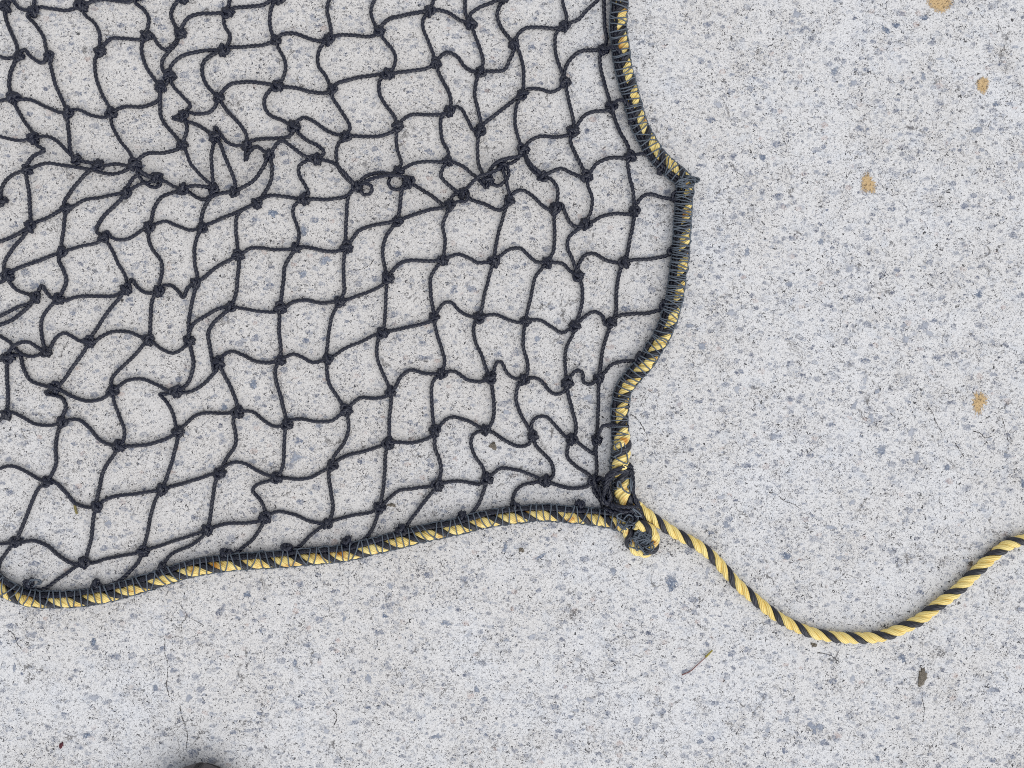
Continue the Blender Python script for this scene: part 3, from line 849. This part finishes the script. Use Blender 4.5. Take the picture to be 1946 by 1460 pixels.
bot=[(-40,1085),(-15,1105),(5,1121),(51,1140),(123,1143),(195,1135),(257,1118),(308,1102),(365,1085),(432,1074),(490,1069),(544,1066),(600,1061),(654,1055),(706,1043),(760,1030),(814,1016),(868,1005),(919,992),(973,984),(1030,978),(1084,982),(1138,988),(1180,998),(1195,1014),(1198,1031),(1208,1044),(1224,1049),(1239,1042),(1243,1027),(1238,1011),(1224,1001),(1208,996)]
bz=[11.2]*len(bot); bz[-3:]=[16,20,22]
bo,bc=rope('border_rope',bot,[11.2]*len(bot),net,True,lead=54,z=bz,top=-math.pi/2,anchors=[(54,1140),(126,1143),(193,1135),(249,1119),(312,1101),(369,1084),(432,1074),(489,1069),(544,1066),(600,1061),(654,1055),(707,1043),(762,1030),(816,1016),(868,1005),(919,992),(973,984),(1030,978),(1084,982),(1135,988),(1179,998)])

# selvage twine beside the border ropes and the thin grey lashing round both
def offset(c, d):
    t=np.gradient(c[:,:2],axis=0); t/=np.linalg.norm(t,axis=1)[:,None]+1e-9
    n=np.stack([t[:,1],-t[:,0]],1); q=c.copy(); q[:,:2]+=n*np.asarray(d)[...,None] if np.ndim(d) else n*d; return q
sel=Mesh()
def selvage(c, side, i0, i1, z, r=4.4, wob=1.5):
    q=offset(c[i0:i1,:3],side+wob*np.sin(np.arange(i1-i0)*0.07)); q[:,2]=z
    sel.tube(np.array([P(*p) for p in q]), r*U, nseg=12, lobes=3, depth=.24, lead=19*U, phase=1)
nb=len(bc); nr=len(rc)
ib=int(np.argmin(np.hypot(bc[:,0]-1185,bc[:,1]-1000)))
selvage(bc, 14.5, 0, ib, 12.0); selvage(bc, 17.0, 0, ib, 6.0); selvage(bc, 12.0, 0, ib, 17.0, 4.0, 2.0)
i6=int(np.argmin(np.hypot(rc[:,0]-1260,rc[:,1]-640))); i8=int(np.argmin(np.hypot(rc[:,0]-1182,rc[:,1]-838)))
selvage(rc, -13.5, 0, i8, 13.0); selvage(rc, -15.0, 0, i8, 6.0); selvage(rc,-8.0,0,i6,19.0,4.0,2.5)
sel.build('selvage',[M_TW],net)
la=Mesh()
def lashing(c, i0, i1, pitch_fn, w_in, w_out, h, side, jit=1.0, seed=0, r=1.35):
    r_=np.random.default_rng(seed)
    s=0.0; q=c[i0:i1,:3]; q,ss=resample(q,1.0); L=len(q)
    t=np.gradient(q[:,:2],axis=0); t/=np.linalg.norm(t,axis=1)[:,None]+1e-9
    n=np.stack([t[:,1],-t[:,0]],1)*side
    pts=[]; ang=0.0; i=0.0
    a_prev_j=0
    while i<L-1:
        k=int(i); p=pitch_fn(q[k])
        a=ang
        e = w_in if math.cos(a)>0 else w_out
        wobble=0.8*math.sin(ang*0.37+seed)
        x=q[k,0]+n[k,0]*(math.cos(a)*(e+wobble)); y=q[k,1]+n[k,1]*(math.cos(a)*(e+wobble)); 
        sl=(a_prev_j+0.22*p)*math.cos(a)              # slanted turns
        x+=t[k,0]*sl; y+=t[k,1]*sl
        z=h*0.5+math.copysign(abs(math.sin(a))**.7,math.sin(a))*(h*0.5)+1.5
        pts.append((x,y,max(z,1.4)))
        st=0.45; ang+=st; i+=p*st/(2*math.pi)
        if int(ang/(2*math.pi))!=int((ang-st)/(2*math.pi)): a_prev_j=r_.normal()*jit*1.6
    c2=catmull(pts,1.6)
    la.tube(np.array([P(*p) for p in c2]), r*U, nseg=6, lead=0)
dense=lambda p: 5.8 if 338<p[1]<580 else 12
lashing(rc,0,nr-18,dense,19.5,12.5,26,-1,2.4,1,1.3)
lashing(rc,0,nr-18,lambda p: 16 if 338<p[1]<600 else 34,19.5,12.5,28,-1,2.6,5,1.2)
lashing(bc,0,ib+6,lambda p: 13.0,20.5,11.5,24,1,2.8,2,1.25)
def edge(c,i0,i1,d,z,seed,r=1.5):
    r_=np.random.default_rng(seed); q,_=resample(offset(c[i0:i1,:3],d),4.0)
    q[:,:2]+=r_.normal(size=(len(q),2))*0.9; q[:,2]=z+r_.normal(size=len(q))*1.5; q[:,2]=np.maximum(q[:,2],1.5)
    la.tube(np.array([P(*p) for p in resample(catmull(q,1.5),1.6)[0]]), r*U, nseg=6, lead=0)
edge(bc,0,ib,-12.0,6,1); edge(bc,0,ib,19.5,10,3)
edge(rc,0,nr-14,12.6,7,4); edge(rc,0,nr-14,12.2,13,5); edge(rc,0,nr-14,-19.5,10,6)
# tangles: the whipping over the corner eye and the spare end at the bend
def tangle(cx,cy,rx,ry,z0,z1,n,seed,r=1.4):
    r_=np.random.default_rng(seed); a=r_.uniform(0,6.3); pts=[]
    for i in range(n):
        a+=r_.normal()*1.1; k=math.sqrt(r_.uniform(.05,1)); pts.append((cx+rx*k*math.cos(a),cy+ry*k*math.sin(a),r_.uniform(z0,z1)))
    la.tube(np.array([P(*p) for p in resample(catmull(pts,1.5),1.6)[0]]), r*U, nseg=6, lead=0)
for k in range(4): tangle(1221,1021,20,15,16,27,34,20+k)
tangle(1220,1030,27,22,12,27,30,31); tangle(1222,1034,26,22,14,26,26,32); tangle(1195,985,26,26,18,32,30,33)
tangle(1186,925,17,28,28,37,16,34); tangle(1181,865,16,26,30,36,9,35)
for k in range(4): tangle(1306,346,18,13,12,30,26,40+k)
tangle(1320,343,11,7,6,24,26,45); tangle(1322,342,9,6,6,20,24,46)
tangle(66,1108,14,9,12,26,20,47,1.0)
lo=la.build('lashing',[M_LA],net)
# thick dark bundles stuffed inside the eye at the corner
cm=Mesh()
for a in ("X 1200,1012 1210,1022 1224,1020 1236,1028 1232,1036 1218,1034 1206,1030",
          "X 1203,1000 1214,1008 1208,1018 1220,1026 1230,1022",
          "X 1190,955 1204,968 1216,980 1226,990","X 1184,958 1199,972 1210,984 1220,994","X 1196,962 1212,970 1222,984"):
    tk=a.split(); pts=[(*tp('X',w),RT+11+3*math.sin(i*1.7)) for i,w in enumerate(tk[1:])]
    c,_=resample(catmull(pts,1.5),1.8); cm.tube(np.array([P(*p) for p in c]),RT*1.05*U,nseg=12,lobes=3,depth=.24,lead=19*U)
cm.build('corner_lacing',[M_TW],net)

# ------------------------------------------------------------------ litter on the slab
M_MUD=simple('dried_mud',(0.50,0.33,0.15),(0.76,0.57,0.33),900,.95,.8)
def mud_nodes():
    nt=M_MUD.node_tree; ns,ln=nt.nodes,nt.links; b=ns['Principled BSDF']; tc=nd(ns,'ShaderNodeTexCoord')
    old=b.inputs['Base Color'].links[0].from_socket
    n=nd(ns,'ShaderNodeTexNoise'); n.inputs['Scale'].default_value=430; n.inputs['Detail'].default_value=3; n.inputs['Roughness'].default_value=.7; ln.new(tc.outputs['Object'],n.inputs['Vector'])
    r=ramp(ns,[(0.53,0.0),(0.64,0.8)]); ln.new(n.outputs[0],r.inputs[0])
    mx=nd(ns,'ShaderNodeMixRGB'); mx.inputs[2].default_value=(0.11,0.075,0.05,1); ln.new(r.outputs[0],mx.inputs[0]); ln.new(old,mx.inputs[1]); ln.new(mx.outputs[0],b.inputs['Base Color'])
    sp=nd(ns,'ShaderNodeSeparateXYZ'); ln.new(tc.outputs['UV'],sp.inputs[0])
    n2=nd(ns,'ShaderNodeTexNoise'); n2.inputs['Scale'].default_value=620; n2.inputs['Detail'].default_value=4; n2.inputs['Roughness'].default_value=.75; ln.new(tc.outputs['Object'],n2.inputs['Vector'])
    m=nd(ns,'ShaderNodeMath',operation='MULTIPLY_ADD'); m.inputs[1].default_value=-0.6; ln.new(sp.outputs['X'],m.inputs[0]); ln.new(n2.outputs[0],m.inputs[2])
    ra=ramp(ns,[(0.0,0.0),(0.20,0.92)]); m2=nd(ns,'ShaderNodeMath',operation='ADD'); m2.inputs[1].default_value=0.1; ln.new(m.outputs[0],m2.inputs[0]); ln.new(m2.outputs[0],ra.inputs[0]); ln.new(ra.outputs[0],b.inputs['Alpha'])
mud_nodes()
M_PEB=simple('dark_stone',(0.018,0.016,0.013),(0.30,0.265,0.22),700,.85,.8)
M_RED=simple('dark_red_husk',(0.03,0.008,0.012),(0.16,0.045,0.06),700,.7,.5)
M_STEM=simple('stem_red_brown',(0.13,0.05,0.045),(0.27,0.13,0.12),300,.7,.3)
M_TIP=simple('stem_tip_green',(0.20,0.15,0.03),(0.42,0.36,0.08),500,.7,.3)
M_STRAW=simple('olive_straw',(0.12,0.10,0.035),(0.30,0.26,0.11),500,.7,.3)
for i,(x,y,rx,ry,ro_,jag,lab) in enumerate([
    (1786,2,25,22,0,.10,'round tan dried mud spot cut off by the top edge of the photo'),
    (1868,162,12,17,-.15,.13,'oval tan dried mud spot alone near the right edge, second from the top'),
    (1650,349,16,17,.3,.22,'ragged tan mud spot on bare concrete farthest left of the four mud spots'),
    (1861,764,14,20,-.3,.28,'jagged orange tan mud spot with dark foot, lowest of the four')]):
    tag(dome('mud_spot',ragged(x,y,rx*1.06,ry*1.06,ro_,64,jag,seed=300+i),0.8,M_MUD,seed=i),lab,'mud spot','tan mud spots on the concrete')
for i,(x,y,rx,ry,ro_,h,lab) in enumerate([
    (1753,1287,9,14,.15,2.2,'large dark brown stone chip on the concrete below the loose tie rope'),
    (937,848,6.5,7,.2,2.2,'dark grey stone chip inside a net mesh near the corner'),
    (1547,1226,6,4,.1,1.8,'small black stone chip just under the lowest bend of the tie rope'),
    (991,1046,4,5,0,1.6,'tiny black stone chip just outside the bottom border rope'),
    (1845,1071,5,4,-.6,2.0,'dark stone chip touching the upper side of the tie rope'),
    (745,960,6,4,0,1.4,'flat dark stone chip inside the net beside the bottom border')]):
    tag(dome('stone_chip',ragged(x,y,rx,ry,ro_,26,.30,seed=330+i),h,M_PEB,seed=10+i),lab,'stone chip','loose stone chips')
tag(dome('seed_husk',ragged(116,1417,4,6,.1,18,.25,seed=360),2.5,M_RED,seed=20),'dark red seed husk on the concrete at the lower left','seed husk')
def stem(name, pts, r, mat, parent=None):
    m=Mesh(); c,_=resample(catmull(pts,1.5),1.5); m.tube(np.array([P(*p) for p in c]),r*U*np.linspace(1,.75,len(c)),nseg=8,lead=0); return m.build(name,[mat],parent)
gs=stem('grass_stem',[(1296,1283,1.6),(1313,1275,2.2),(1324,1265,2.6),(1338,1252,2.8),(1344,1246,2.8)],1.05,M_STEM)
tag(gs,'thin red brown grass stem with yellow green tip below the tie rope','grass stem')
stem('seed_head',[(1341,1249,3),(1347,1243,4),(1354,1236,3)],2.0,M_TIP,gs)
tag(stem('straw',[(142,958,2.4),(143,966,2.6),(146,977,2.4)],2.6,M_STRAW),'short olive straw piece lying beside a black net twine','straw')

# ------------------------------------------------------------------ the shoe whose toe shows at the lower edge
M_SH=simple('charcoal_leather',(0.075,0.068,0.072),(0.10,0.092,0.097),900,.75,.15,.3)
M_SO=simple('black_rubber',(0.020,0.019,0.020),(0.04,0.038,0.04),700,.75,.3)
shoe=bpy.data.objects.new('shoe',None); col.objects.link(shoe); shoe.location=P(390,1690,0)
tag(shoe,'charcoal grey rounded shoe toe poking in at the lower edge','shoe')
def loft(name, rows, mat, n=72):
    V=[]
    for (yy,wid,z0,z1) in rows:
        for j in range(n):
            a=2*math.pi*j/n; ca,sa=math.cos(a),math.sin(a); e=.8
            x=390+wid*math.copysign(abs(ca)**e,ca); z=(z0+z1)/2+(z1-z0)/2*math.copysign(abs(sa)**e,sa)
            V.append(((x-W/2)*U,(H/2-yy)*U,z*U))
    F=[]
    for i in range(len(rows)-1):
        for j in range(n): F.append((i*n+j,i*n+(j+1)%n,(i+1)*n+(j+1)%n,(i+1)*n+j))
    F.append(tuple(range(n))); F.append(tuple((len(rows)-1)*n+j for j in reversed(range(n))))
    me=bpy.data.meshes.new(name); me.from_pydata(V,[],F); me.materials.append(mat)
    for p in me.polygons: p.use_smooth=True
    me.update(); o=bpy.data.objects.new(name,me); col.objects.link(o); o.parent=shoe
    o.matrix_parent_inverse=__import__('mathutils').Matrix.Translation(shoe.location).inverted(); return o
def wd(s, R=98): return R*math.sqrt(max(0.0,1-(1-min(1,s/95))**2))
Y0=1440
loft('upper',[(Y0+s, max(2,wd(s))*(1 if s<250 else 1-.12*(s-250)/220), 18, 52+min(1,s/130)*48+max(0,s-180)*.28) for s in (0.2,.7,1.5,2.6,4,6,9,12.5,17,22,28,35,42,51,60,70,80,92,105,122,140,165,190,220,250,285,320,355,390,415,440)]+[(Y0+462,40,18,150)],M_SH)
loft('sole',[(Y0+9+s, max(2,wd(s,90))*(1 if s<250 else 1-.14*(s-250)/220), 0.5, 20) for s in (0.3,1.5,4,9,17,28,42,60,80,105,140,190,250,320,390,440)]+[(Y0+466,40,.5,20)],M_SO)

# ------------------------------------------------------------------ camera, light
cam=bpy.data.cameras.new('camera'); co=bpy.data.objects.new('camera',cam); col.objects.link(co); sc.camera=co
co.location=(0,0,D*U); cam.sensor_width=36; cam.sensor_fit='HORIZONTAL'; cam.lens=36*D/W; cam.clip_start=.01; cam.clip_end=200
EL,AZ=math.radians(52),math.radians(140)      # soft light from the lower right of the frame
w=bpy.data.worlds.new('World'); sc.world=w; w.use_nodes=True
wn,wl=w.node_tree.nodes,w.node_tree.links
bg=wn['Background']; sky=wn.new('ShaderNodeTexSky'); sky.sky_type='NISHITA'; sky.sun_disc=False
sky.sun_elevation=EL; sky.sun_rotation=AZ; sky.air_density=1.0; sky.dust_density=1.0; sky.ozone_density=1.0
hs=wn.new('ShaderNodeHueSaturation'); hs.inputs['Saturation'].default_value=0.14
wl.new(sky.outputs[0],hs.inputs['Color']); wl.new(hs.outputs[0],bg.inputs['Color']); bg.inputs['Strength'].default_value=0.15
sl=bpy.data.lights.new('sun','SUN'); sl.energy=0.8; sl.angle=math.radians(70); sl.color=(1,.965,.92)
so=bpy.data.objects.new('sun',sl); col.objects.link(so)
import mathutils
dv=mathutils.Vector((math.sin(AZ)*math.cos(EL),math.cos(AZ)*math.cos(EL),math.sin(EL)))
so.rotation_euler=dv.to_track_quat('Z','Y').to_euler(); so.location=dv*5
sc.view_settings.view_transform='Standard'; sc.view_settings.look='None'; sc.view_settings.exposure=0.42; sc.view_settings.gamma=1.0
sc.view_settings.use_curve_mapping=False
sc.cycles.max_bounces=6; sc.cycles.filter_width=0.95; sc.cycles.use_denoising=False
